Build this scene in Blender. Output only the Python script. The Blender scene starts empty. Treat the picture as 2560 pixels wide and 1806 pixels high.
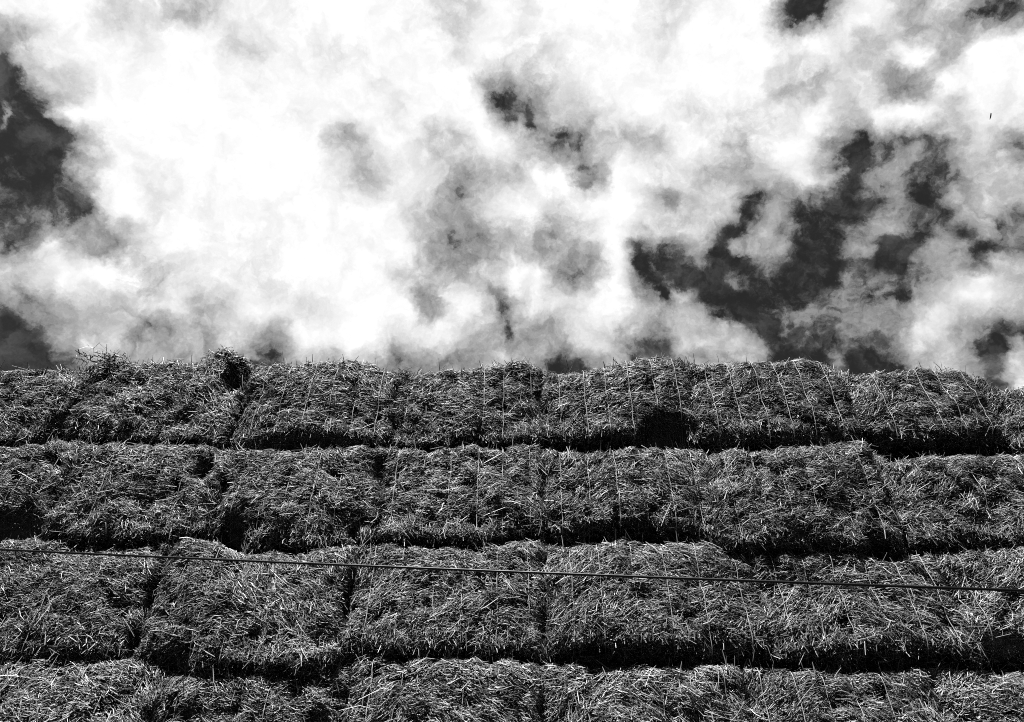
import bpy, math
import numpy as np
from mathutils import Vector, Matrix

SC = bpy.context.scene
COL = SC.collection
rad = math.radians

# ------------------------------------------------------------------ the view
PITCH = rad(46.0)
CAM_H = 1.45
FPX = 2009.0                    # focal length in pixels of the 2560 x 1806 photograph
WALL_Y = 4.7                    # distance of the stack's face
FW = np.array([0, math.cos(PITCH), math.sin(PITCH)])
UP = np.array([0, -math.sin(PITCH), math.cos(PITCH)])

cam = bpy.data.cameras.new('camera')
cam.sensor_width = 36.0
cam.lens = 36.0 * FPX / 2560.0
cam.clip_end = 2000
cam.clip_start = 0.05
co = bpy.data.objects.new('camera', cam)
COL.objects.link(co)
co.location = (0, 0, CAM_H)
co.rotation_euler = (math.pi / 2 + PITCH, 0, 0)
SC.camera = co
SC.view_settings.view_transform = 'Standard'
SC.view_settings.look = 'None'
SC.view_settings.exposure = 0.7
SC.view_settings.gamma = 1.0


def ray(u, v):
    d = FW + (u - 1280) / FPX * np.array([1., 0, 0]) + (903 - v) / FPX * UP
    return d


def at_plane(u, v, y):
    d = ray(u, v)
    t = y / d[1]
    return np.array([t * d[0], y, CAM_H + t * d[2]])


# ------------------------------------------------------------------ tags
def tag(o, label=None, cat=None, group=None, kind=None):
    if label: o['label'] = label
    if cat: o['category'] = cat
    if group: o['group'] = group
    if kind: o['kind'] = kind
    return o


def empty(name, loc):
    o = bpy.data.objects.new(name, None)
    o.empty_display_size = 0.2
    COL.objects.link(o)
    o.location = loc
    return o


def mesh_from_quads(name, verts, quads, tone=None):
    me = bpy.data.meshes.new(name)
    n, q = len(verts), len(quads)
    me.vertices.add(n)
    me.vertices.foreach_set('co', np.ascontiguousarray(verts, np.float32).ravel())
    me.loops.add(q * 4)
    me.loops.foreach_set('vertex_index', np.ascontiguousarray(quads, np.int32).ravel())
    me.polygons.add(q)
    me.polygons.foreach_set('loop_start', np.arange(0, q * 4, 4, dtype=np.int32))
    me.polygons.foreach_set('loop_total', np.full(q, 4, np.int32))
    if tone is not None:
        a = me.attributes.new('tone', 'FLOAT', 'FACE')
        a.data.foreach_set('value', np.ascontiguousarray(tone, np.float32))
    me.update(calc_edges=True)
    return me


def link_mesh(name, me, mat, parent=None):
    o = bpy.data.objects.new(name, me)
    me.materials.append(mat)
    COL.objects.link(o)
    if parent: o.parent = parent
    return o


# ------------------------------------------------------------------ materials
def new_mat(name):
    m = bpy.data.materials.new(name)
    m.use_nodes = True
    nt = m.node_tree
    b = nt.nodes['Principled BSDF']
    return m, nt, b


def straw_material():
    m, nt, b = new_mat('dry_straw')
    N, L = nt.nodes, nt.links
    at = N.new('ShaderNodeAttribute'); at.attribute_name = 'tone'
    cr = N.new('ShaderNodeValToRGB')
    e = cr.color_ramp.elements
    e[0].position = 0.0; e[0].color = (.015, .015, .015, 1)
    e[1].position = 1.0; e[1].color = (.80, .80, .80, 1)
    k = e.new(.10); k.color = (.035, .035, .035, 1)
    k = e.new(.55); k.color = (.37, .37, .37, 1)
    L.new(at.outputs['Fac'], cr.inputs[0])
    tc = N.new('ShaderNodeTexCoord')
    nz = N.new('ShaderNodeTexNoise'); nz.inputs['Scale'].default_value = 70; nz.inputs['Detail'].default_value = 2
    L.new(tc.outputs['Object'], nz.inputs['Vector'])
    mr = N.new('ShaderNodeMapRange'); mr.inputs['To Min'].default_value = .65; mr.inputs['To Max'].default_value = 1.25
    L.new(nz.outputs['Fac'], mr.inputs['Value'])
    mx = N.new('ShaderNodeMix'); mx.data_type = 'RGBA'; mx.blend_type = 'MULTIPLY'; mx.inputs['Factor'].default_value = 1
    L.new(cr.outputs['Color'], mx.inputs['A']); L.new(mr.outputs['Result'], mx.inputs['B'])
    L.new(mx.outputs['Result'], b.inputs['Base Color'])
    b.inputs['Roughness'].default_value = .42
    b.inputs['Specular IOR Level'].default_value = .5
    return m


def twine_material():
    m, nt, b = new_mat('baler_twine')
    N, L = nt.nodes, nt.links
    tc = N.new('ShaderNodeTexCoord')
    nz = N.new('ShaderNodeTexNoise'); nz.inputs['Scale'].default_value = 45
    L.new(tc.outputs['Object'], nz.inputs['Vector'])
    cr = N.new('ShaderNodeValToRGB')
    cr.color_ramp.elements[0].color = (.28, .28, .28, 1); cr.color_ramp.elements[1].color = (.70, .70, .70, 1)
    L.new(nz.outputs['Fac'], cr.inputs[0]); L.new(cr.outputs['Color'], b.inputs['Base Color'])
    b.inputs['Roughness'].default_value = .6
    return m


def cable_material():
    m, nt, b = new_mat('black_cable_sheath')
    N, L = nt.nodes, nt.links
    nz = N.new('ShaderNodeTexNoise'); nz.inputs['Scale'].default_value = 30
    tc = N.new('ShaderNodeTexCoord'); L.new(tc.outputs['Object'], nz.inputs['Vector'])
    mr = N.new('ShaderNodeMapRange'); mr.inputs['To Min'].default_value = .30; mr.inputs['To Max'].default_value = .46
    L.new(nz.outputs['Fac'], mr.inputs['Value']); L.new(mr.outputs['Result'], b.inputs['Roughness'])
    b.inputs['Base Color'].default_value = (.004, .004, .004, 1)
    b.inputs['Specular IOR Level'].default_value = .32
    return m


def ground_material():
    m, nt, b = new_mat('dry_dirt')
    N, L = nt.nodes, nt.links
    tc = N.new('ShaderNodeTexCoord')
    nz = N.new('ShaderNodeTexNoise'); nz.inputs['Scale'].default_value = 1.3; nz.inputs['Detail'].default_value = 10
    L.new(tc.outputs['Object'], nz.inputs['Vector'])
    cr = N.new('ShaderNodeValToRGB')
    cr.color_ramp.elements[0].position = .3; cr.color_ramp.elements[0].color = (.018, .018, .018, 1)
    cr.color_ramp.elements[1].position = .75; cr.color_ramp.elements[1].color = (.05, .05, .05, 1)
    L.new(nz.outputs['Fac'], cr.inputs[0]); L.new(cr.outputs['Color'], b.inputs['Base Color'])
    b.inputs['Roughness'].default_value = .95
    return m


def dark_fleck_material():
    m, nt, b = new_mat('dark_chaff')
    b.inputs['Base Color'].default_value = (.03, .03, .03, 1)
    b.inputs['Roughness'].default_value = .9
    return m


STRAW = straw_material()
TWINE = twine_material()

# ------------------------------------------------------------------ noise
def hash3(ix, iy, iz, seed):
    h = (ix.astype(np.int64) * 374761393 + iy.astype(np.int64) * 668265263 + iz.astype(np.int64) * 2147483647
         + seed * 1274126177) & 0xffffffff
    h = ((h ^ (h >> 13)) * 1274126177) & 0xffffffff
    h = (h ^ (h >> 16)) & 0xffffffff
    return h.astype(np.float64) / 0xffffffff * 2 - 1


def vnoise(p, scale, seed):
    q = p / scale
    i = np.floor(q); f = q - i
    f = f * f * (3 - 2 * f)
    ix, iy, iz = (i[:, k].astype(np.int64) for k in range(3))
    r = 0
    for a in (0, 1):
        wa = f[:, 0] if a else 1 - f[:, 0]
        for b in (0, 1):
            wb = f[:, 1] if b else 1 - f[:, 1]
            for c in (0, 1):
                wc = f[:, 2] if c else 1 - f[:, 2]
                r = r + wa * wb * wc * hash3(ix + a, iy + b, iz + c, seed)
    return r


def sstep(a, b, x):
    t = np.clip((x - a) / (b - a), 0, 1)
    return t * t * (3 - 2 * t)


# ------------------------------------------------------------------ course lines read off the stack
# top edge of each course: (photo x, photo y)
LINES = [
    [(-700, 935), (0, 927), (60, 926), (100, 921), (190, 922), (215, 911), (245, 900), (275, 893), (300, 895), (322, 901), (430, 901),
     (530, 903), (552, 894), (578, 889), (604, 897), (625, 906), (700, 905), (780, 901), (860, 898), (930, 905), (985, 922), (1040, 929), (1100, 925),
     (1180, 918), (1260, 908), (1305, 898), (1335, 905), (1365, 926), (1420, 930), (1500, 914), (1580, 897), (1650, 886),
     (1700, 892), (1745, 909), (1800, 904), (1870, 901), (1980, 899), (2060, 904), (2105, 919), (2135, 931),
     (2200, 921), (2300, 916), (2400, 918), (2450, 938), (2485, 970), (2530, 974), (2570, 967), (3200, 985)],
    [(-700, 1118), (0, 1111), (110, 1106), (176, 1092), (230, 1104), (420, 1106), (560, 1112), (660, 1122), (800, 1121), (880, 1115),
     (930, 1110), (1000, 1116), (1100, 1119), (1240, 1118), (1300, 1108), (1340, 1105), (1380, 1122), (1450, 1124), (1560, 1114),
     (1670, 1113), (1750, 1121), (1800, 1116), (1890, 1119), (2050, 1114), (2130, 1104), (2160, 1099), (2185, 1120), (2220, 1142),
     (2280, 1150), (2400, 1143), (2500, 1128), (2570, 1123), (3200, 1140)],
    [(-700, 1340), (0, 1345), (60, 1338), (150, 1352), (300, 1362), (380, 1357), (470, 1337), (540, 1345), (590, 1381), (700, 1380), (820, 1374), (900, 1352), (960, 1352),
     (1100, 1360), (1250, 1356), (1330, 1346), (1400, 1358), (1500, 1352), (1600, 1348), (1700, 1356), (1755, 1358), (1810, 1377),
     (1870, 1386), (2000, 1377), (2140, 1378), (2200, 1392), (2240, 1402), (2290, 1380), (2400, 1374), (2500, 1363), (2570, 1361), (3200, 1370)],
    [(-700, 1665), (0, 1658), (200, 1655), (320, 1644), (370, 1650), (410, 1680), (500, 1688), (620, 1688), (760, 1684), (820, 1668), (880, 1646),
     (940, 1640), (980, 1648), (1060, 1645), (1140, 1644), (1240, 1652), (1350, 1655), (1480, 1663), (1600, 1664), (1720, 1664),
     (1880, 1669), (2000, 1678), (2080, 1680), (2240, 1683), (2300, 1672), (2350, 1661), (2440, 1670), (2500, 1683), (2570, 1686), (3200, 1690)],
]
R_TOP = 0.11
LIFT = 0.5 * R_TOP - .025              # the top edge seen from below lies this far under the bale's true top


def line_z(row, X, y):
    """true height of a course line above the ground at wall position X"""
    us, vs = zip(*LINES[row])
    v = np.full_like(X, vs[len(vs) // 2], dtype=float)
    for _ in range(6):
        dz = math.sin(PITCH) + (903 - v) / FPX * math.cos(PITCH)
        dy = math.cos(PITCH) - (903 - v) / FPX * math.sin(PITCH)
        t = y / dy
        u = 1280 + FPX * X / t
        v = np.interp(u, us, vs)
    return CAM_H + t * dz + LIFT


LEN = 2.4


class Bale:
    """shape of one bale: a rounded box with sagging top line, bulges, twine creases, dents and lumps"""

    def __init__(s, row, ul, ur, vm, off=0, rt=R_TOP, rb=0.0928, rs=.07, dents=(), seed=0, twines=6, shag=1.0, arch=.5, dens=1.0, gap=0.0, tv=0.004):
        s.y = WALL_Y + off
        xl = at_plane(ul, vm, s.y)[0]; xr = at_plane(ur, vm, s.y)[0]
        s.w = xr - xl + .055; s.cx = (xl + xr) / 2
        s.seed = seed; s.rt, s.rb, s.rs = rt, rb, rs
        s.shag, s.arch, s.dens = shag, arch, dens
        s.gap, s.tv = gap, tv
        s.tone = (-.05, -.02, .02, .06)[row] + np.random.default_rng(seed + 900).normal(0, .045)  # tone steps up from the top course down, plus a random bale offset
        xs = np.linspace(-s.w / 2, s.w / 2, 41)
        zt = line_z(row, s.cx + xs, s.y)
        zb = line_z(row + 1, s.cx + xs, s.y) if row < 3 else zt * 0 + zt.mean() - .92
        s.xs = xs
        s.zb0 = float(np.median(zb)) - (.01 if gap else .035)
        s.H = float(np.median(zt)) - s.zb0
        s.dzt = zt - s.zb0 - s.H
        s.dzb = np.clip(zb - .01 - s.zb0, -.12, .12) * .8
        s.loc = (s.cx, s.y, s.zb0)
        s.dents = []
        for (u, v, ru, rv, d) in dents:
            p = at_plane(u, v, s.y)
            k = np.linalg.norm(p - np.array([0, 0, CAM_H])) / FPX
            s.dents.append((p[0] - s.cx, p[2] - s.zb0, ru * k, rv * k / .72, d))
        g = np.random.default_rng(seed)
        s.tw = (np.arange(twines) - (twines - 1) / 2) * (s.w * .92 / twines) + g.normal(0, .012, twines) if twines else np.array([])

    def surf(s, b):
        """box points b (n,3) in [-1,1] -> local positions; y=0 is the front face, -> also outward directions"""
        half = np.array([s.w / 2, LEN / 2, s.H / 2])
        p = b * half
        r = np.empty_like(p)
        r[:, 0] = s.rs; r[:, 1] = .15
        r[:, 2] = np.where(p[:, 2] > 0, s.rt, s.rb)
        inner = np.clip(p, -(half - r), half - r)
        d = (p - inner) / r
        n = np.sqrt((d * d).sum(1, keepdims=True)) + 1e-9
        mx = np.abs(d).max(1, keepdims=True)
        d = d / n * mx
        q = inner + r * d
        dirn = d / np.maximum(r, .05)
        dirn /= np.sqrt((dirn * dirn).sum(1, keepdims=True)) + 1e-9
        zz = q[:, 2] / s.H + .5
        front = sstep(-.75, -1.0, q[:, 1] / half[1])
        fr = np.clip(-dirn[:, 1], 0, 1)
        nearfront = np.exp(-np.maximum(q[:, 1] + half[1], 0) / .55)
        q[:, 2] += np.interp(q[:, 0], s.xs, s.dzt) * sstep(.35, .95, zz) * (.35 + .65 * nearfront)
        q[:, 2] += np.interp(q[:, 0], s.xs, s.dzb) * sstep(.55, .05, zz)
        q[:, 2] += s.gap * sstep(.6, .0, zz) * np.exp(-np.maximum(q[:, 1] + half[1], 0) / 1.0)
        # belly of the pressed end, creases where the twine bites in
        ux = q[:, 0] / half[0]
        q[:, 1] -= fr * .035 * (1 - ux ** 2) * np.clip(1 - (2 * zz - 1.05) ** 2, 0, 1)
        if len(s.tw):
            dd = np.abs(q[:, 0][:, None] - s.tw[None]).min(1)
            q += dirn * (-.022 * np.exp(-(dd / .020) ** 2))[:, None] * s.shag ** 0
        P = q + np.array(s.loc)
        q += dirn * (.024 * vnoise(P, .31, s.seed + 1) + .020 * vnoise(P, .13, s.seed + 2) + .013 * vnoise(P, .055, s.seed + 3))[:, None]
        for (dx, dz, rx, rz, dep) in s.dents:
            z = q[:, 2] + s.H / 2
            e = ((q[:, 0] - dx) / rx) ** 2 + ((z - dz) / rz) ** 2
            q[:, 1] += dep * np.exp(-e ** 1.6) * np.exp(-np.maximum(q[:, 1] + half[1], 0) / .5)
        q[:, 1] += LEN / 2
        q[:, 2] += s.H / 2
        return q, dirn


def box_grid(nx, ny, nz):
    """six face grids of the unit box, y spacing tighter towards the front; -> box points, quads"""
    gx = np.linspace(-1, 1, nx); gz = np.linspace(-1, 1, nz)
    gy = -1 + 2 * np.linspace(0, 1, ny) ** 2.0
    V, Q = [], []
    off = 0

    def add(A, B, f, flip):
        nonlocal off
        a, b = np.meshgrid(A, B, indexing='ij')
        V.append(f(a.ravel(), b.ravel()))
        na, nb = len(A), len(B)
        i = (np.arange(na - 1)[:, None] * nb + np.arange(nb - 1)[None]).ravel() + off
        q = np.stack([i, i + nb, i + nb + 1, i + 1], 1)
        Q.append(q[:, ::-1] if flip else q)
        off += na * nb
    o = np.ones_like
    add(gx, gz, lambda a, b: np.stack([a, -o(a), b], 1), False)
    add(gx, gz, lambda a, b: np.stack([a, o(a), b], 1), True)
    add(gx, gy, lambda a, b: np.stack([a, b, o(a)], 1), False)
    add(gx, gy, lambda a, b: np.stack([a, b, -o(a)], 1), True)
    add(gy, gz, lambda a, b: np.stack([o(a), a, b], 1), False)
    add(gy, gz, lambda a, b: np.stack([-o(a), a, b], 1), True)
    return np.concatenate(V), np.concatenate(Q)


BOX_V, BOX_Q = box_grid(44, 46, 34)


def nrm(v):
    return v / (np.sqrt((v * v).sum(-1, keepdims=True)) + 1e-12)


def ribbons(c, d, nrmv, length, width, bend, tone, g):
    """straws: folded three-section ribbons. c centres, d directions, nrmv outward directions"""
    n = len(c)
    side = nrm(np.cross(d, nrmv))
    roll = g.normal(0, .6, n)[:, None]
    out = nrm(np.cross(side, d))
    w = side * np.cos(roll) + out * np.sin(roll)
    f = nrm(np.cross(d, w))
    f *= np.sign((f * nrmv).sum(1, keepdims=True) + 1e-9)
    bd = nrm(w * g.normal(0, 1, n)[:, None] + f * g.normal(.3, .7, n)[:, None])
    t = np.array([-.5, 0.04, .5])
    pos = c[:, None] + d[:, None] * (t[None, :, None] * length[:, None, None])
    pos[:, 1] += bd * (bend * length)[:, None]
    taper = np.array([.9, 1.0, .62])
    W = w[:, None] * (width[:, None] * taper[None])[..., None] * .5
    F = f[:, None] * (width[:, None] * taper[None])[..., None] * .38
    L, C, R = pos - W, pos + F, pos + W
    V = np.stack([L, C, R], 2).reshape(n * 9, 3)         # section k: 3k..3k+2
    base = np.array([[0, 3, 4, 1], [1, 4, 5, 2], [3, 6, 7, 4], [4, 7, 8, 5]])
    Q = (np.arange(n)[:, None, None] * 9 + base[None]).reshape(n * 4, 4)
    return V, Q, np.repeat(tone, 4)


def straw_body(bl, density=17500):
    g = np.random.default_rng(bl.seed * 7 + 5)
    cv, dirn = bl.surf(BOX_V)
    # normals from the faces, merged over the seams
    key = np.round(BOX_V * 5000).astype(np.int64)
    _, inv = np.unique(key, axis=0, return_inverse=True)
    inv = inv.ravel()
    fn = np.cross(cv[BOX_Q[:, 2]] - cv[BOX_Q[:, 0]], cv[BOX_Q[:, 3]] - cv[BOX_Q[:, 1]])
    area = np.sqrt((fn * fn).sum(1)) / 2
    acc = np.zeros((inv.max() + 1, 3))
    for k in range(4):
        np.add.at(acc, inv[BOX_Q[:, k]], fn)
    vn = nrm(acc)[inv]
    # where the straws go: thick on the front and its edges, thin at the back
    fc = cv[BOX_Q].mean(1)
    nz = nrm(fn)
    depth = fc[:, 1]
    wgt = np.where(depth < .25, 1.0, np.where(depth < .55, .6, .10))
    wgt = np.where((nz[:, 2] > .6) & (depth < .6), wgt * 1.1, wgt)
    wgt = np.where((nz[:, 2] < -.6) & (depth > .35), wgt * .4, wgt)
    wgt = np.where(nz[:, 2] < -.35, wgt * .42, wgt)          # undersides thinned so the black core shows as painted shade
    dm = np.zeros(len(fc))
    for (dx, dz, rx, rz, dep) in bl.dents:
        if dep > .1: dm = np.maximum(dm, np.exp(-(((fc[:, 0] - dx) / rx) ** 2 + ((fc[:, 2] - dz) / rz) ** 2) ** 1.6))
    wgt = wgt * (1 - .62 * dm)  # deep hollows thinned too, baring the black core to darken them
    lam = area * wgt * density * bl.dens
    cnt = g.poisson(lam)
    fi = np.repeat(np.arange(len(BOX_Q)), cnt)
    n = len(fi)
    a, b = g.random(n)[:, None], g.random(n)[:, None]
    q = BOX_Q[fi]

    def lerp(A):
        return (A[q[:, 0]] * (1 - a) + A[q[:, 1]] * a) * (1 - b) + (A[q[:, 3]] * (1 - a) + A[q[:, 2]] * a) * b
    P = lerp(cv); Nn = nrm(lerp(vn))
    world = P + np.array(bl.loc)
    t1 = np.zeros_like(P); t1[:, 0] = 1
    t1 -= Nn * (t1 * Nn).sum(1, keepdims=True)
    bad = (t1 * t1).sum(1) < .05
    t1[bad] = np.array([0, 1., 0]) - Nn[bad] * Nn[bad][:, 1:2]
    t1 = nrm(t1); t2 = nrm(np.cross(Nn, t1))
    ux = P[:, 0] / (bl.w / 2)
    zz = P[:, 2] / bl.H
    ph = -bl.arch * np.sign(ux) * np.abs(ux) ** 1.6 * 1.25
    ph += .75 * vnoise(world, .33, bl.seed + 11) + .55 * vnoise(world, .12, bl.seed + 12)
    ph += g.normal(0, .42 + .25 * (zz < .3), n)
    rnd = g.random(n) < .2 * bl.shag
    ph = np.where(rnd, g.uniform(-1.57, 1.57, n), ph)
    tilt = g.normal(.03, .17, n)
    wild = g.random(n) < .05 * bl.shag
    tilt = np.where(wild, g.uniform(-.9, .9, n), tilt)
    d = nrm(np.cos(ph)[:, None] * t1 + np.sin(ph)[:, None] * t2 + np.tan(tilt)[:, None] * Nn)
    # underside fringe hangs down
    fringe = (zz < .22) & (P[:, 1] < .3) & (g.random(n) < .28)
    hang = nrm(np.stack([g.normal(0, .35, n), g.normal(-.15, .3, n), -np.ones(n)], 1))
    d = np.where(fringe[:, None], hang, d)
    length = np.clip(g.lognormal(math.log(.047), .52, n), .014, .22)
    width = np.clip(g.normal(.0042, .0012, n), .0022, .0080)
    layer = g.random(n)
    off = -.048 + .060 * layer ** .8
    clump = vnoise(world, .07, bl.seed + 13) + .8 * vnoise(world, .18, bl.seed + 14)
    off -= .022 * clump * (clump < 0) * -1
    keep = (clump > -.48) | (g.random(n) < .30)
    patch = .05 * vnoise(world, .5, 77) + .05 * vnoise(world, .2, 78) + bl.tone      # weathered patches, plus the tone set by course and bale
    tone = np.clip(.55 + patch + .17 * g.normal(0, 1, n), .06, 1.0)
    tone = np.where(g.random(n) < .40, g.uniform(.06, .28, n), tone)     # dark stems mixed in at random, painting shadow contrast into the straw
    tone = np.where(g.random(n) < .08, g.uniform(.8, 1.0, n), tone)
    c = P + Nn * off[:, None]
    kk = keep
    V1, Q1, T1 = ribbons(c[kk], d[kk], Nn[kk], length[kk], width[kk], g.normal(0, .09, n)[kk], tone[kk], g)
    # stalks that stand out of the top edge and the front
    m = int(70 * bl.shag)
    cand = np.where((P[:, 1] < .35) & (zz > .80))[0]
    sel = g.choice(cand, min(m, len(cand)), replace=False)
    ln = np.clip(g.lognormal(math.log(.085), .35, len(sel)), .04, .2)
    dd = nrm(np.stack([g.normal(0, .45, len(sel)), g.normal(-.25, .35, len(sel)), np.ones(len(sel))], 1))
    V2, Q2, T2 = ribbons(P[sel] + dd * ln[:, None] * .32, dd, np.tile([0, -1., 0], (len(sel), 1)), ln,
                         g.uniform(.004, .007, len(sel)), g.normal(0, .05, len(sel)), g.uniform(.15, .8, len(sel)), g)
    sel = g.choice(len(P), int(55 * bl.shag), replace=False)
    sel = sel[P[sel, 1] < .25]
    ln = g.uniform(.08, .22, len(sel))
    dd = nrm(d[sel] * np.array([1, .6, 1]) + g.normal(0, .35, (len(sel), 3)))
    V3, Q3, T3 = ribbons(P[sel] + Nn[sel] * .012, dd, Nn[sel], ln, g.uniform(.004, .0065, len(sel)), g.normal(0, .10, len(sel)), g.uniform(.35, .9, len(sel)), g)
    V2, Q2, T2 = np.concatenate([V2, V3]), np.concatenate([Q2, Q3 + len(V2)]), np.concatenate([T2, T3])
    core = cv - vn * .07
    nv = len(core)
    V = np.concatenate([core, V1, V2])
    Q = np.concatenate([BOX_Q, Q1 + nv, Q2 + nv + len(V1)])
    T = np.concatenate([np.full(len(BOX_Q), .02), T1, T2])  # core coloured near black, standing in for shade between the straws
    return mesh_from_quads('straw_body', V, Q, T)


def twine_mesh(bl, x):
    """one loop of twine round the bale, lengthwise, at local x"""
    b = []
    ub = np.clip(x / (bl.w / 2), -.97, .97)
    for z in np.linspace(-1, 1, 26): b.append((ub, -1, z))
    for y in (-1 + 2 * np.linspace(0, 1, 30) ** 2.0)[1:]: b.append((ub, y, 1))
    for z in np.linspace(1, -1, 10)[1:]: b.append((ub, 1, z))
    for y in (-1 + 2 * np.linspace(1, 0, 30) ** 2.0)[1:-1]: b.append((ub, y, -1))
    P, dn = bl.surf(np.array(b, float))
    g = np.random.default_rng(int(abs(x) * 1e4) + bl.seed)
    P = P + dn * (bl.tv + .001 + g.normal(0, .008) + .007 * vnoise(P + 7.3, .16, bl.seed + 6))[:, None]
    P[:, 0] += .006 * vnoise(P + 31.7, .09, bl.seed + 5)
    n = len(P)
    t = nrm(np.roll(P, -1, 0) - np.roll(P, 1, 0))
    s = nrm(np.cross(t, dn + 1e-6)); o = np.cross(s, t)
    k = 5; r = .0027
    ang = np.arange(k) / k * 2 * math.pi
    V = (P[:, None] + r * (np.cos(ang)[None, :, None] * s[:, None] + np.sin(ang)[None, :, None] * o[:, None])).reshape(-1, 3)
    i = np.arange(n)[:, None]; j = np.arange(k)[None]
    i2 = (i + 1) % n; j2 = (j + 1) % k
    Q = np.stack(np.broadcast_arrays(i * k + j, i2 * k + j, i2 * k + j2, i * k + j2), -1).reshape(-1, 4)
    return mesh_from_quads('twine', V, Q)


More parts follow.
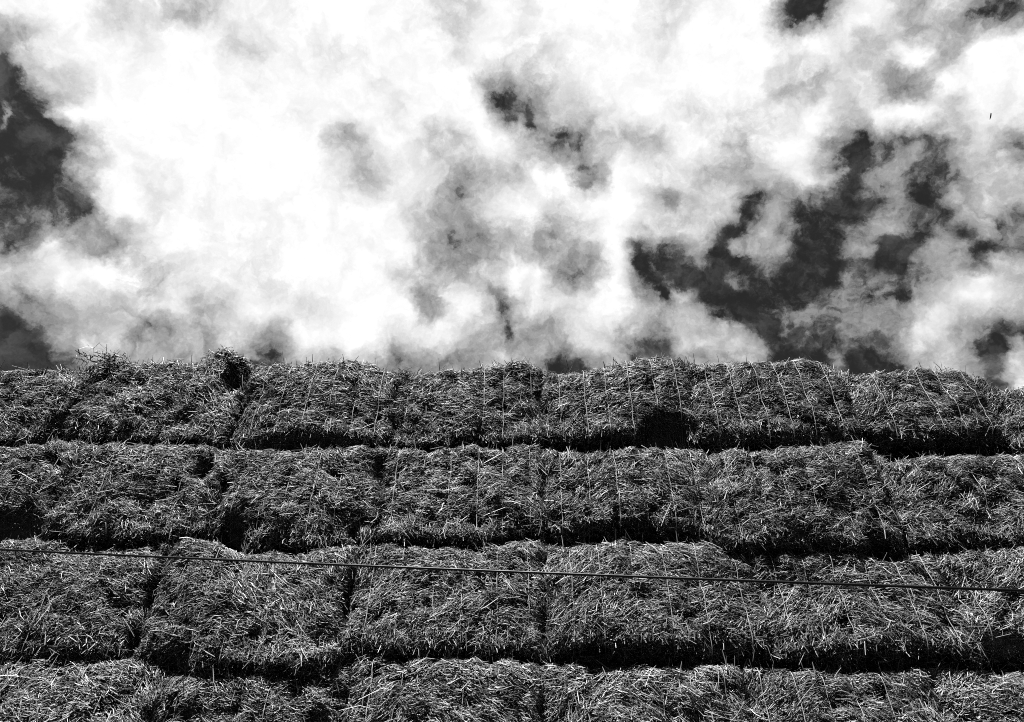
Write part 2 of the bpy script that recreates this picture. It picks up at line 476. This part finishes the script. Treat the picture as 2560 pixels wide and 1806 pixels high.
# ------------------------------------------------------------------ the stack
GROUPS = ['bales of the topmost course', 'bales of the second course from the top',
          'bales of the third course from the top', 'bales of the lowest course in view']
B = [
    # ---- top course
    dict(row=0, ul=-190, ur=188, vm=1015, off=.04, rb=0.05, shag=1.6, dents=[(176, 1065, 42, 36, .12), (95, 938, 26, 10, .05), (185, 935, 20, 12, .05)],
         label='shaggy low bale at the left end of the topmost course, below dark open sky'),
    dict(row=0, ul=188, ur=592, vm=1015, off=.02, rb=0.05, shag=1.5, dents=[(590, 930, 20, 42, .12), (455, 1060, 40, 20, .03)],
         label='unkempt top bale with a small pointed tuft of straw at its right end'),
    dict(gap=0.0, tv=0.018, row=0, ul=604, ur=988, vm=1015, off=-.03, rb=0.09, dents=[(770, 1108, 105, 20, .12), (600, 1060, 16, 60, .05)],
         label='top bale just right of the pointed tuft, with a narrow black slot under it'),
    dict(tv=0.006, row=0, ul=988, ur=1362, vm=1015, off=0, rb=0.05, dents=[(1352, 985, 18, 45, .06)],
         label='top bale whose upper edge climbs to a rounded hump at its right end'),
    dict(gap=.05, tv=0.026, row=0, ul=1366, ur=1735, vm=1015, off=-.03, rb=0.0986, dents=[(1668, 1082, 58, 38, .22), (1560, 1100, 90, 14, .05)],
         label='top bale with a deep black hollow in its lower right corner'),
    dict(gap=0.045, tv=0.030, row=0, ul=1738, ur=2128, vm=1015, off=-.03, rb=0.12,
         label='top bale with bright slanting twine lines, next right of the black hollow'),
    dict(gap=0.17, tv=0.014, row=0, ul=2130, ur=2488, vm=1030, off=0, rb=0.07, rs=.13,
         label='top bale overhanging a long black gap, its right shoulder dropping steeply'),
    dict(row=0, ul=2492, ur=2860, vm=1030, off=.05, rb=0.087,
         label='lower bale cut off by the right edge of the photo in the topmost course'),
    # ---- second course
    dict(row=1, ul=-275, ur=148, vm=1230, off=.0, rb=0.139, dents=[(30, 1325, 60, 30, .12)],
         label='bale cut off by the left edge in the second course down'),
    dict(row=1, ul=150, ur=548, vm=1230, off=-.02, rb=0.06, shag=1.4, dents=[(508, 1172, 20, 24, .13), (560, 1340, 26, 70, .14), (360, 1250, 50, 18, .03)],
         label='bale with a small dark pit near its upper right corner in the second course down'),
    dict(row=1, ul=552, ur=948, vm=1240, off=-.03, rb=0.07, dents=[(572, 1360, 30, 55, .20), (945, 1170, 14, 30, .08), (870, 1320, 40, 30, .05)],
         label='second-course bale right of a black crevice, directly under the narrow black slot'),
    dict(tv=0.006, row=1, ul=950, ur=1362, vm=1230, off=0, rb=0.05, dents=[(1365, 1235, 15, 40, .05)],
         label='second-course bale with a shaggy fringe, below the humped top bale'),
    dict(gap=0.05, tv=0.016, row=1, ul=1366, ur=1790, vm=1230, off=-.02, rb=0.12, dents=[(1560, 1335, 150, 18, .06)],
         label='second-course bale overhanging a straight black band along its bottom edge'),
    dict(row=1, ul=1790, ur=2222, vm=1230, off=-0.11, rb=0.0986, rs=0.12, dents=[(1870, 1372, 90, 14, .06), (2222, 1385, 34, 34, .3)],
         label='second-course bale whose right side curves into dark shade above a black hole'),
    dict(row=1, ul=2232, ur=2640, vm=1250, off=0.02, rb=0.08, dents=[(2232, 1392, 38, 36, .4)],
         label='recessed second-course bale at the right edge, under the long black gap'),
    # ---- third course
    dict(row=2, ul=-75, ur=378, vm=1490, off=.0, rb=0.06, shag=1.3, dents=[(385, 1490, 22, 38, .14), (350, 1610, 40, 34, .08), (560, 1600, 30, 30, .03)],
         label='third-course bale at the left edge, a dark pit at its right end under the cable'),
    dict(row=2, ul=384, ur=868, vm=1500, off=-.03, rb=0.08, dents=[(430, 1660, 40, 30, .10), (880, 1500, 16, 50, .08)],
         label='third-course bale of long slanting stems, second from the left edge under the cable'),
    dict(tv=0.009, row=2, ul=872, ur=1366, vm=1500, off=0, rb=0.06, dents=[(1372, 1585, 20, 32, .12), (1290, 1640, 50, 16, .05)],
         label='third-course bale with six upright twine creases, in the middle under the cable'),
    dict(gap=0.03, tv=0.018, row=2, ul=1370, ur=1904, vm=1500, off=-.03, rb=0.1, dents=[(1560, 1640, 170, 18, .06)],
         label='third-course bale hanging over the left half of a long black gap'),
    dict(gap=0.03, tv=0.020, row=2, ul=1906, ur=2398, vm=1510, off=-.03, rb=0.1, dents=[(2120, 1655, 130, 18, .06)],
         label='third-course bale hanging over the right half of a long black gap, below the black hole'),
    dict(gap=0.07, tv=0.014, row=2, ul=2402, ur=2880, vm=1510, off=.03, rb=0.139, dents=[(2520, 1655, 90, 30, .12)],
         label='third-course bale cut off by the right edge, where the cable leaves the photo'),
    # ---- lowest course in view
    dict(row=3, ul=-95, ur=388, vm=1740, off=-.02, rb=0.0928, shag=1.2,
         label='pale bale at the left end of the lowest course, standing proud of its neighbour'),
    dict(row=3, ul=392, ur=872, vm=1750, off=.03, rb=0.0928, shag=1.2,
         label='low-topped bale second from the left in the lowest course'),
    dict(tv=0.004, row=3, ul=876, ur=1352, vm=1740, off=.0, rb=0.0928,
         label='third bale from the left in the lowest course, raised at its left corner'),
    dict(tv=0.006, row=3, ul=1356, ur=1868, vm=1740, off=.0, rb=0.0928,
         label='lowest-course bale under the left half of the long black gap'),
    dict(tv=0.008, row=3, ul=1872, ur=2344, vm=1750, off=-0.01, rb=0.0928,
         label='lowest-course bale under the right half of the long black gap'),
    dict(row=3, ul=2348, ur=2830, vm=1750, off=0.015, rb=0.0928,
         label='bale in the bottom right corner, humped at its left end'),
]
lowest = []
for i, a in enumerate(B):
    a = dict(a)
    lab = a.pop('label')
    bl = Bale(seed=100 + 17 * i, **a)
    root = empty('straw_bale', bl.loc)
    tag(root, lab, 'straw bale', GROUPS[a['row']])
    kids = [link_mesh('straw_body', straw_body(bl), STRAW, root)]
    for x in bl.tw:
        kids.append(link_mesh('twine', twine_mesh(bl, x), TWINE, root))
    if i == 1: tuft_bale = (root, bl)
    if a['row'] == 3: lowest.append((root, kids, bl))



def tuft_mesh(bl, u, v, wide, high, n, seed, curl):
    """a mound of loose straw on the front edge of a bale's top; u, v is where its peak shows"""
    g = np.random.default_rng(seed)
    pk = at_plane(u, v, bl.y + .03) - np.array(bl.loc)
    base = pk - np.array([0, 0, high])
    h = g.random(n) ** 2.0
    rr = (1 - h) ** 1.15 * np.sqrt(g.random(n))
    an = g.uniform(0, 2 * math.pi, n)
    c = base + np.stack([wide * rr * np.cos(an), .8 * wide * rr * np.sin(an), high * h * .92], 1)
    out = nrm(np.stack([np.cos(an) * rr, np.sin(an) * rr, .6 + h], 1))
    d = nrm(g.normal(0, 1, (n, 3)) * np.array([1, 1, .35]) + np.stack([np.cos(an), np.sin(an), -.8 * np.ones(n)], 1) * .5)
    ln = np.clip(g.lognormal(math.log(.06), .4, n), .02, .14)
    wd = np.clip(g.normal(.0062, .0016, n), .003, .009)
    tone = np.clip(.6 + .2 * g.normal(0, 1, n), .1, 1)
    V, Q, T = ribbons(c, d, out, ln, wd, g.normal(0, .16, n), tone, g)
    if curl:                                             # one bent stem hooking over at the very tip
        t = np.linspace(0, 1, 12)
        P = pk + np.stack([-.012 + .05 * t ** 2, 0 * t - .01, -.02 + .075 * np.sin(t * 2.1)], 1)
        w = np.array([0, -.3, 1.]) * .0035
        a = len(V)
        V = np.concatenate([V, np.stack([P - w, P + w], 1).reshape(-1, 3)])
        i = np.arange(11)
        Q = np.concatenate([Q, np.stack([i * 2, i * 2 + 2, i * 2 + 3, i * 2 + 1], 1) + a])
        T = np.concatenate([T, np.full(11, .8)])
    return mesh_from_quads('straw_tuft', V, Q, T)


for (u, v, wide, high, n, sd, curl) in [(569, 881, .20, .10, 300, 5, True), (276, 895, .28, .07, 300, 6, False), (606, 899, .12, .06, 150, 7, False)]:
    link_mesh('straw_tuft', tuft_mesh(tuft_bale[1], u, v, wide, high, n, sd, curl), STRAW, tuft_bale[0])

# the courses below the frame, down to the ground: copies of the lowest course in view
BASE = lowest[0][2].zb0
STEP = BASE / 3.0
for c in range(3):
    for i, (root, kids, bl) in enumerate(lowest):
        r = root.copy(); COL.objects.link(r)
        r.location = (bl.cx + (.35, -.3, .2)[c], bl.y + .02 * ((i + c) % 3), BASE - STEP * (c + 1) + .0)
        r.scale = (1, 1, STEP / .92)
        tag(r, 'straw bale in the courses that carry the stack below the photo', 'straw bale', 'bales below the photo')
        for k in kids:
            kc = k.copy(); COL.objects.link(kc); kc.parent = r

# ------------------------------------------------------------------ ground
bm_v = np.array([[-400, -400, 0], [400, -400, 0], [400, 400, 0], [-400, 400, 0]], float)
g = link_mesh('ground', mesh_from_quads('ground', bm_v, np.array([[0, 1, 2, 3]])), ground_material())
tag(g, 'dry bare yard ground', 'ground', kind='structure')


# ------------------------------------------------------------------ cable
def tube_mesh(name, P, r, k=14):
    n = len(P)
    t = nrm(np.gradient(P, axis=0))
    s = nrm(np.cross(t, np.array([0, 0, 1.])))
    o = np.cross(s, t)
    ang = np.arange(k) / k * 2 * math.pi
    V = (P[:, None] + r * (np.cos(ang)[None, :, None] * s[:, None] + np.sin(ang)[None, :, None] * o[:, None])).reshape(-1, 3)
    i = np.arange(n - 1)[:, None]; j = np.arange(k)[None]; j2 = (j + 1) % k
    Q = np.stack(np.broadcast_arrays(i * k + j, (i + 1) * k + j, (i + 1) * k + j2, i * k + j2), -1).reshape(-1, 4)
    me = mesh_from_quads(name, V, Q)
    me.polygons.foreach_set('use_smooth', np.ones(len(Q), bool))
    return me


A = np.array([0, 0, CAM_H]) + ray(0, 1374.5) * 3.75
Z = np.array([0, 0, CAM_H]) + ray(2560, 1477) * 2.70
tt = np.linspace(-2.5, 3.0, 160)
P = A[None] + (Z - A)[None] * tt[:, None]
P[:, 2] += -.03 * tt * (1 - tt)
cable = link_mesh('cable', tube_mesh('cable', P, .0050), cable_material())
tag(cable, 'thin glossy black cable strung across the front of the straw stack', 'cable')

# ------------------------------------------------------------------ chaff in the air
FLECK = dark_fleck_material()


def fleck(name, u0, v0, u1, v1, wpx, dist, label, cat, grp=None):
    p0 = np.array([0, 0, CAM_H]) + ray(u0, v0) * dist
    p1 = np.array([0, 0, CAM_H]) + ray(u1, v1) * (dist + .004)
    c = (p0 + p1) / 2
    t = np.linspace(0, 1, 9)
    Pp = p0[None] + (p1 - p0)[None] * t[:, None] - c
    Pp[:, 0] += .0012 * np.sin(t * 3.0)
    r = wpx / FPX * dist / 2 * (.55 + .45 * np.sin(np.clip(t + .12, 0, 1) * math.pi))
    n, k = len(t), 8
    tg = nrm(np.gradient(Pp, axis=0)); s = nrm(np.cross(tg, np.array([.1, 1., .2]))); o = np.cross(s, tg)
    ang = np.arange(k) / k * 2 * math.pi
    V = (Pp[:, None] + r[:, None, None] * (np.cos(ang)[None, :, None] * s[:, None] + np.sin(ang)[None, :, None] * o[:, None])).reshape(-1, 3)
    i = np.arange(n - 1)[:, None]; j = np.arange(k)[None]; j2 = (j + 1) % k
    Q = np.stack(np.broadcast_arrays(i * k + j, (i + 1) * k + j, (i + 1) * k + j2, i * k + j2), -1).reshape(-1, 4)
    o_ = link_mesh(name, mesh_from_quads(name, V, Q), FLECK)
    o_.location = c
    return tag(o_, label, cat, grp)


fleck('drifting_straw', 2477.5, 283, 2474.5, 299, 3.2, 3.2, 'short dark bit of straw drifting in front of the white cloud at upper right', 'straw')

# ------------------------------------------------------------------ light: sun, sky and clouds
SUN_EL, SUN_AZ = rad(63), rad(208)          # azimuth clockwise from +Y; behind the camera, to its left
sdir = Vector((math.sin(SUN_AZ) * math.cos(SUN_EL), math.cos(SUN_AZ) * math.cos(SUN_EL), math.sin(SUN_EL)))
sl = bpy.data.lights.new('sun', 'SUN')
sl.energy = 5.0
sl.angle = rad(.5)
sl.color = (1, 1, 1)
so = bpy.data.objects.new('sun', sl)
COL.objects.link(so)
so.rotation_euler = sdir.to_track_quat('Z', 'Y').to_euler()
so.location = sdir * 30

# cloud cover over the part of the sky behind the stack: rows from high to low, columns from left to right, 2 = open sky, 10 = bright cloud
SKY = """
112 112 100 87 91 74 78 95 94 97 100 109 99 91 83 100 93 107 100 105 84 95 99 112 50 52 92 89 61 75 58 55
55 85 100 112 95 105 105 85 95 96 90 94 109 101 91 105 88 94 96 99 94 100 100 105 86 98 86 76 99 64 112 112
29 88 80 112 112 100 102 98 99 112 108 98 97 109 112 67 78 81 95 100 112 109 100 112 75 78 90 63 51 111 112 112
35 40 110 100 100 100 100 109 101 97 112 112 92 112 112 82 40 80 81 100 101 86 89 79 86 101 82 107 112 79 97 92
26 5 42 84 96 100 105 101 100 112 75 94 96 74 88 100 74 42 69 76 79 100 85 60 112 76 31 49 42 38 85 54
38 25 72 102 95 96 104 100 100 101 95 82 93 90 74 78 85 112 67 112 83 87 71 79 93 91 41 58 47 46 62 77
47 45 34 98 92 98 97 104 98 100 112 107 94 75 62 93 97 83 99 112 74 75 83 57 62 39 18 40 48 30 82 65
50 89 72 55 91 103 95 93 95 103 112 112 97 60 58 69 60 47 84 107 53 73 47 49 77 33 32 56 9 49 60 43
76 93 107 99 59 82 93 91 85 96 109 108 82 69 74 86 112 67 55 112 35 18 25 41 33 26 34 28 40 69 76 81
50 67 81 80 84 95 71 96 100 89 97 105 112 63 98 50 89 89 97 103 67 59 36 31 32 57 61 51 78 92 91 66
23 61 65 82 46 61 74 82 64 112 95 102 86 96 83 66 58 65 92 66 49 86 77 37 41 25 42 51 95 90 81 53
9 32 46 57 66 57 52 44 47 77 63 79 51 61 63 73 65 29 58 84 53 83 86 63 31 45 33 55 74 65 39 69
9 32 46 57 66 57 52 44 47 77 63 79 51 61 63 73 65 29 58 84 53 83 86 63 31 45 33 55 74 65 39 69
"""
# the same at half the spacing for the torn opening over the right half of the stack
TORN = """
99 98 94 84 74 82 86 87 86 86 84 80 78 74 72 70 62 60 48 56 62 46 50 34 36 50 62 68 78 82 78 80
99 98 92 80 55 72 84 86 85 80 45 38 62 66 55 50 48 30 26 40 38 46 56 34 24 38 60 66 76 80 76 76
98 97 92 88 72 72 80 82 85 77 32 51 75 72 39 40 33 25 23 23 48 63 57 38 38 36 34 69 72 71 54 37
94 88 82 78 83 80 84 71 38 29 45 74 79 55 52 34 35 32 51 63 64 80 64 47 38 47 35 23 55 63 44 44
74 48 35 51 54 55 60 57 23 71 62 74 72 71 40 23 26 33 57 67 49 7 8 19 63 68 62 61 35 33 39 31
80 66 25 51 37 44 53 55 22 36 20 46 58 30 27 26 23 23 29 39 23 20 6 51 55 63 67 61 40 73 69 72
82 76 52 35 50 16 15 22 22 45 44 33 49 42 23 31 28 19 48 40 46 46 42 53 57 65 80 90 101 92 86 75
84 84 68 50 46 78 56 30 26 13 20 33 36 36 29 35 35 47 55 50 45 48 37 60 62 82 92 102 112 96 86 71
86 86 82 77 70 75 77 66 41 37 20 25 40 56 54 67 63 57 64 66 62 60 63 78 87 95 90 85 84 74 62 72
82 80 70 63 64 78 78 75 79 70 53 37 15 57 35 44 41 37 48 61 56 67 65 92 89 92 82 69 60 50 33 45
62 64 50 36 40 83 81 85 79 73 68 65 37 37 40 42 28 32 38 38 41 49 64 80 79 81 80 65 41 36 14 70
40 44 38 50 50 62 68 64 70 68 68 60 36 22 20 20 28 52 28 26 28 36 48 66 70 70 70 66 50 34 50 80
40 44 38 50 50 62 68 64 70 68 68 60 36 22 20 20 28 52 28 26 28 36 48 66 70 70 70 66 50 34 50 80
"""
torn = [[int(x) / 100 for x in r.split()] for r in TORN.strip().splitlines()]
rows = [[int(x) / 100 for x in r.split()] for r in SKY.strip().splitlines()]

world = bpy.data.worlds.new('World')
SC.world = world
world.use_nodes = True
nt = world.node_tree
N, L = nt.nodes, nt.links
for n_ in list(N): N.remove(n_)


def node(t, **kw):
    n = N.new(t)
    for k, v in kw.items(): setattr(n, k, v)
    return n


def val(x):
    return x


def setin(sock, x):
    if hasattr(x, 'is_output'): L.new(x, sock)
    else: sock.default_value = x


def M(op, a, b=None, c=None, clamp=False):
    n = node('ShaderNodeMath', operation=op); n.use_clamp = clamp
    setin(n.inputs[0], a)
    if b is not None: setin(n.inputs[1], b)
    if c is not None: setin(n.inputs[2], c)
    return n.outputs[0]


def VM(op, a, b=None, scale=None):
    n = node('ShaderNodeVectorMath', operation=op)
    setin(n.inputs[0], a)
    if b is not None: setin(n.inputs[1], b)
    if scale is not None: setin(n.inputs['Scale'], scale)
    return n.outputs['Value'] if op in ('DOT_PRODUCT', 'LENGTH') else n.outputs['Vector']


def noise(vec, scale, detail, rough, dist=0.0, color=False):
    n = node('ShaderNodeTexNoise')
    n.noise_dimensions = '3D'
    setin(n.inputs['Vector'], vec)
    n.inputs['Scale'].default_value = scale
    n.inputs['Detail'].default_value = detail
    n.inputs['Roughness'].default_value = rough
    n.inputs['Distortion'].default_value = dist
    return n.outputs['Color'] if color else n.outputs['Fac']


def remap(x, a, b, c=0.0, d=1.0, smooth=False):
    n = node('ShaderNodeMapRange'); n.interpolation_type = 'SMOOTHSTEP' if smooth else 'LINEAR'
    setin(n.inputs['Value'], x)
    for k, v_ in zip(('From Min', 'From Max', 'To Min', 'To Max'), (a, b, c, d)): setin(n.inputs[k], v_)
    return n.outputs['Result']


gen = node('ShaderNodeTexCoord').outputs['Generated']
dirv = VM('NORMALIZE', gen)
# wispy displacement of the cloud field
w1 = VM('SUBTRACT', noise(dirv, 9.0, 5, .6, color=True), (.5, .5, .5))
w2 = VM('SUBTRACT', noise(dirv, 30.0, 6, .68, color=True), (.5, .5, .5))
w3 = VM('SUBTRACT', noise(dirv, 95.0, 4, .65, color=True), (.5, .5, .5))
warped = VM('ADD', VM('ADD', VM('SCALE', w3, scale=.006), dirv), VM('ADD', VM('SCALE', w1, scale=.060), VM('SCALE', w2, scale=.034)))


def sky_px(v):
    """direction -> position on the chart of the sky behind the stack"""
    fpos = M('MAXIMUM', VM('DOT_PRODUCT', v, tuple(FW)), .05)
    x = M('DIVIDE', VM('DOT_PRODUCT', v, (1, 0, 0)), fpos)
    y = M('DIVIDE', VM('DOT_PRODUCT', v, tuple(UP)), fpos)
    return M('MULTIPLY_ADD', x, FPX, 1280), M('MULTIPLY_ADD', y, -FPX, 903)


def sky_chart(rows, U, Vv):
    acc = None
    for j, r in enumerate(rows):
        cr = node('ShaderNodeValToRGB')
        cr.color_ramp.interpolation = 'CARDINAL'
        e = cr.color_ramp.elements
        while len(e) < 32: e.new(.5)
        for i in range(32):
            e[i].position = (i + .5) / 32
        for i in range(32):
            e[i].color = (r[i],) * 3 + (1,)
        L.new(U, cr.inputs[0])
        c = cr.outputs['Color']
        if acc is None: acc = c
        else:
            mx = node('ShaderNodeMix', data_type='RGBA')
            t = remap(M('SUBTRACT', Vv, float(j - 1), clamp=True), 0, 1, 0, 1, True)
            L.new(t, mx.inputs['Factor']); L.new(acc, mx.inputs['A']); L.new(c, mx.inputs['B'])
            acc = mx.outputs['Result']
    sep = node('ShaderNodeSeparateColor'); L.new(acc, sep.inputs[0])
    return sep.outputs[0]


PX, PY = sky_px(warped)
U = M('DIVIDE', PX, 2560.0)
Vv = M('MULTIPLY_ADD', PY, 1 / 80.0, -.5)
chart = sky_chart(rows, U, Vv)
# single openings (negative) and puffs (positive): photo x, y, half sizes, turn in degrees, amount
PUFFS = [(2012, 28, 60, 42, 0, -.55), (2005, 80, 14, 18, 0, -.2), (1262, 245, 36, 22, -20, -.50), (1272, 290, 18, 14, 0, -.25), (1330, 265, 10, 30, 20, -.35), (1325, 310, 13, 17, 0, -.45),
         (1396, 330, 18, 15, 0, -.45), (1370, 352, 22, 10, 20, -.30), (1455, 375, 32, 20, 0, -.22), (1472, 310, 12, 14, 0, -.3),
         (1460, 418, 18, 12, 0, -.35), (1458, 456, 24, 12, 0, -.45), (1668, 480, 24, 14, 0, -.45), (1678, 502, 16, 26, -20, -.4),
         (1152, 438, 24, 14, 0, -.3), (1142, 470, 20, 16, 0, -.25), (890, 350, 45, 16, 35, -.12), (915, 420, 18, 24, 0, -.14),
         (2102, 375, 22, 20, 0, -.35), (2112, 415, 30, 17, 0, -.35), (2130, 462, 34, 20, 0, -.28), (2208, 378, 14, 22, -30, -.35), (2232, 346, 26, 10, 10, -.3),
         (2305, 430, 36, 26, -20, -.35), (2275, 465, 20, 16, 0, -.3), (2325, 470, 22, 14, 0, -.25), (2485, 35, 60, 20, -10, -.35), (2262, 28, 20, 20, 0, -.2),
         (1152, 492, 20, 14, 0, -.3), (1127, 602, 11, 28, -15, -.35), (1165, 645, 12, 24, -30, -.15), (1200, 690, 28, 10, 30, -.3), (1230, 745, 26, 30, -20, -.15), (1060, 762, 9, 34, 5, -.32),
         (1072, 680, 20, 40, 0, -.12), (1262, 832, 16, 20, 0, -.4), (1000, 885, 14, 40, 0, -.25), (1145, 905, 60, 20, -5, -.3), (1410, 900, 70, 36, 0, -.35),
         (1648, 794, 12, 15, 0, -.35), (1640, 842, 36, 24, 0, -.25), (2480, 868, 48, 32, -35, -.4), (2450, 632, 36, 14, -20, -.4), (2532, 600, 24, 30, 20, -.25),
         (2395, 580, 24, 14, 20, -.25), (1385, 597, 18, 12, 25, -.3), (1428, 620, 18, 24, 0, -.12), (1430, 702, 28, 12, -30, -.28), (365, 812, 26, 14, 15, -.25), (515, 792, 7, 20, 0, -.2),
         (248, 577, 34, 14, 40, -.25), (136, 182, 20, 14, 40, -.2), (440, 32, 22, 16, 20, -.25), (640, 860, 45, 36, 0, -.25), (20, 350, 60, 70, 0, -.12), (110, 380, 45, 60, 0, -.12),
         (1950, 640, 70, 60, -30, -.10), (2050, 620, 50, 60, 30, -.12), (1900, 740, 60, 70, 0, -.10), (1690, 650, 60, 30, 20, -.2), (1640, 700, 45, 40, 0, -.2), (1840, 580, 26, 40, 30, -.25), (1880, 520, 20, 34, 30, -.3),
         (28, 308, 12, 34, 25, .30), (14, 225, 22, 16, 0, .22), (2126, 606, 28, 22, -20, .36), (2185, 580, 36, 22, -25, .36), (2236, 545, 28, 24, -20, .32),
         (2130, 712, 20, 24, 0, .26), (2196, 702, 20, 18, -30, .26), (2080, 902, 18, 30, 0, .32), (1715, 632, 40, 9, 15, .2), (1840, 700, 24, 8, 10, .12), (2350, 640, 40, 26, -30, .12), (1975, 610, 18, 30, 0, .2)]
pv = node('ShaderNodeCombineXYZ')
L.new(M('MULTIPLY', U, 2.560), pv.inputs[0]); L.new(M('MULTIPLY_ADD', Vv, .08, .04), pv.inputs[1])
tot = None
for (px, py, ra, rb_, an, wt) in PUFFS:
    mp = node('ShaderNodeMapping', vector_type='TEXTURE')
    mp.inputs['Location'].default_value = (px / 1000, py / 1000, 0)
    mp.inputs['Rotation'].default_value = (0, 0, rad(an))
    mp.inputs['Scale'].default_value = (ra * 1.75 / 1000, rb_ * 1.75 / 1000, 1)
    L.new(pv.outputs[0], mp.inputs['Vector'])
    gr = node('ShaderNodeTexGradient', gradient_type='SPHERICAL')
    L.new(mp.outputs[0], gr.inputs[0])
    sm = remap(gr.outputs['Fac'], 0, .9, 0, wt * (.52 if wt < -.39 else .32 if wt < 0 else .8), True)
    tot = sm if tot is None else M('ADD', tot, sm)
chart = M('ADD', chart, tot)
warped2 = VM('ADD', VM('ADD', VM('SCALE', w3, scale=.007), dirv), VM('ADD', VM('SCALE', w1, scale=.022), VM('SCALE', w2, scale=.026)))
QX, QY = sky_px(warped2)
fine = sky_chart(torn, M('MULTIPLY_ADD', QX, 1 / 1040, -1520 / 1040), M('MULTIPLY_ADD', QY, 1 / 40.0, -11.5))
mixf = node('ShaderNodeMix', data_type='FLOAT')
L.new(M('MULTIPLY', remap(QX, 1530, 1600, 0, 1, True), remap(QY, 450, 500, 0, 1, True)), mixf.inputs['Factor'])
L.new(chart, mixf.inputs['A']); L.new(fine, mixf.inputs['B'])
chart = mixf.outputs['Result']
# elsewhere in the sky: scattered fair-weather clouds
w0 = VM('ADD', dirv, VM('SCALE', VM('SUBTRACT', noise(dirv, 3.0, 4, .6, color=True), (.5, .5, .5)), scale=.25))
fair = remap(noise(w0, 2.3, 6, .6), .64, .80, .2, .85, True)
inview = remap(VM('DOT_PRODUCT', dirv, tuple(FW)), .62, .78, 0, 1, True)
mxx = node('ShaderNodeMix', data_type='FLOAT')
L.new(inview, mxx.inputs['Factor']); L.new(fair, mxx.inputs['A']); L.new(chart, mxx.inputs['B'])
lum = mxx.outputs['Result']
# billowing detail, strongest in thin cloud
n1 = M('SUBTRACT', noise(warped, 13.0, 8, .62, .3), .5)
n2 = M('SUBTRACT', noise(warped, 42.0, 6, .65, .4), .5)
det = M('ADD', M('MULTIPLY', n1, .70), M('MULTIPLY', n2, .45))
puff = M('SUBTRACT', M('ABSOLUTE', M('SUBTRACT', noise(warped, 10.0, 7, .6, 0), .5)), .085)
puff2 = M('SUBTRACT', M('ABSOLUTE', M('SUBTRACT', noise(warped, 27.0, 6, .62, 0), .5)), .085)
det = M('ADD', det, M('ADD', M('MULTIPLY', puff, 1.0), M('MULTIPLY', puff2, .7)))
amp = M('MULTIPLY', remap(lum, .2, .45, .45, 1.0), remap(lum, .75, 1.0, 1.0, .30))
dens = M('ADD', lum, M('MULTIPLY', det, amp))
cover = remap(dens, .24, .50, 0, 1, True)                     # open sky -> cloud
shade = remap(dens, .26, 1.0, .34, 1.0)
bright = M('POWER', shade, 2.2)                                # display grey -> light
STRENGTH = 0.10
sky = node('ShaderNodeTexSky', sky_type='NISHITA')
sky.sun_disc = False
sky.sun_elevation = SUN_EL
sky.sun_rotation = SUN_AZ
sky.altitude = 200
sr = node('ShaderNodeSeparateColor'); L.new(sky.outputs[0], sr.inputs[0])
sepz = node('ShaderNodeSeparateXYZ'); L.new(dirv, sepz.inputs[0])
blue_through_red_filter = M('MULTIPLY', sr.outputs[0], remap(sepz.outputs['Z'], 0.0, .5, .03, .16))
veil = M('MULTIPLY', remap(noise(warped, 16.0, 7, .66), .46, .80, 0, 1, True), .055 / STRENGTH)
blue_through_red_filter = M('ADD', blue_through_red_filter, veil)
final = node('ShaderNodeMix', data_type='FLOAT')
L.new(cover, final.inputs['Factor'])
L.new(blue_through_red_filter, final.inputs['A'])
L.new(M('MULTIPLY', bright, 1.05 / STRENGTH / 2 ** .7), final.inputs['B'])
bg = node('ShaderNodeBackground'); bg.inputs['Strength'].default_value = STRENGTH
cc = node('ShaderNodeCombineColor')
for k in range(3): L.new(final.outputs['Result'], cc.inputs[k])
L.new(cc.outputs[0], bg.inputs['Color'])
ow = node('ShaderNodeOutputWorld'); L.new(bg.outputs[0], ow.inputs['Surface'])

SC.cycles.max_bounces = 4
SC.cycles.diffuse_bounces = 0
SC.cycles.filter_width = 1.0
SC.cycles.glossy_bounces = 2
SC.cycles.use_denoising = False
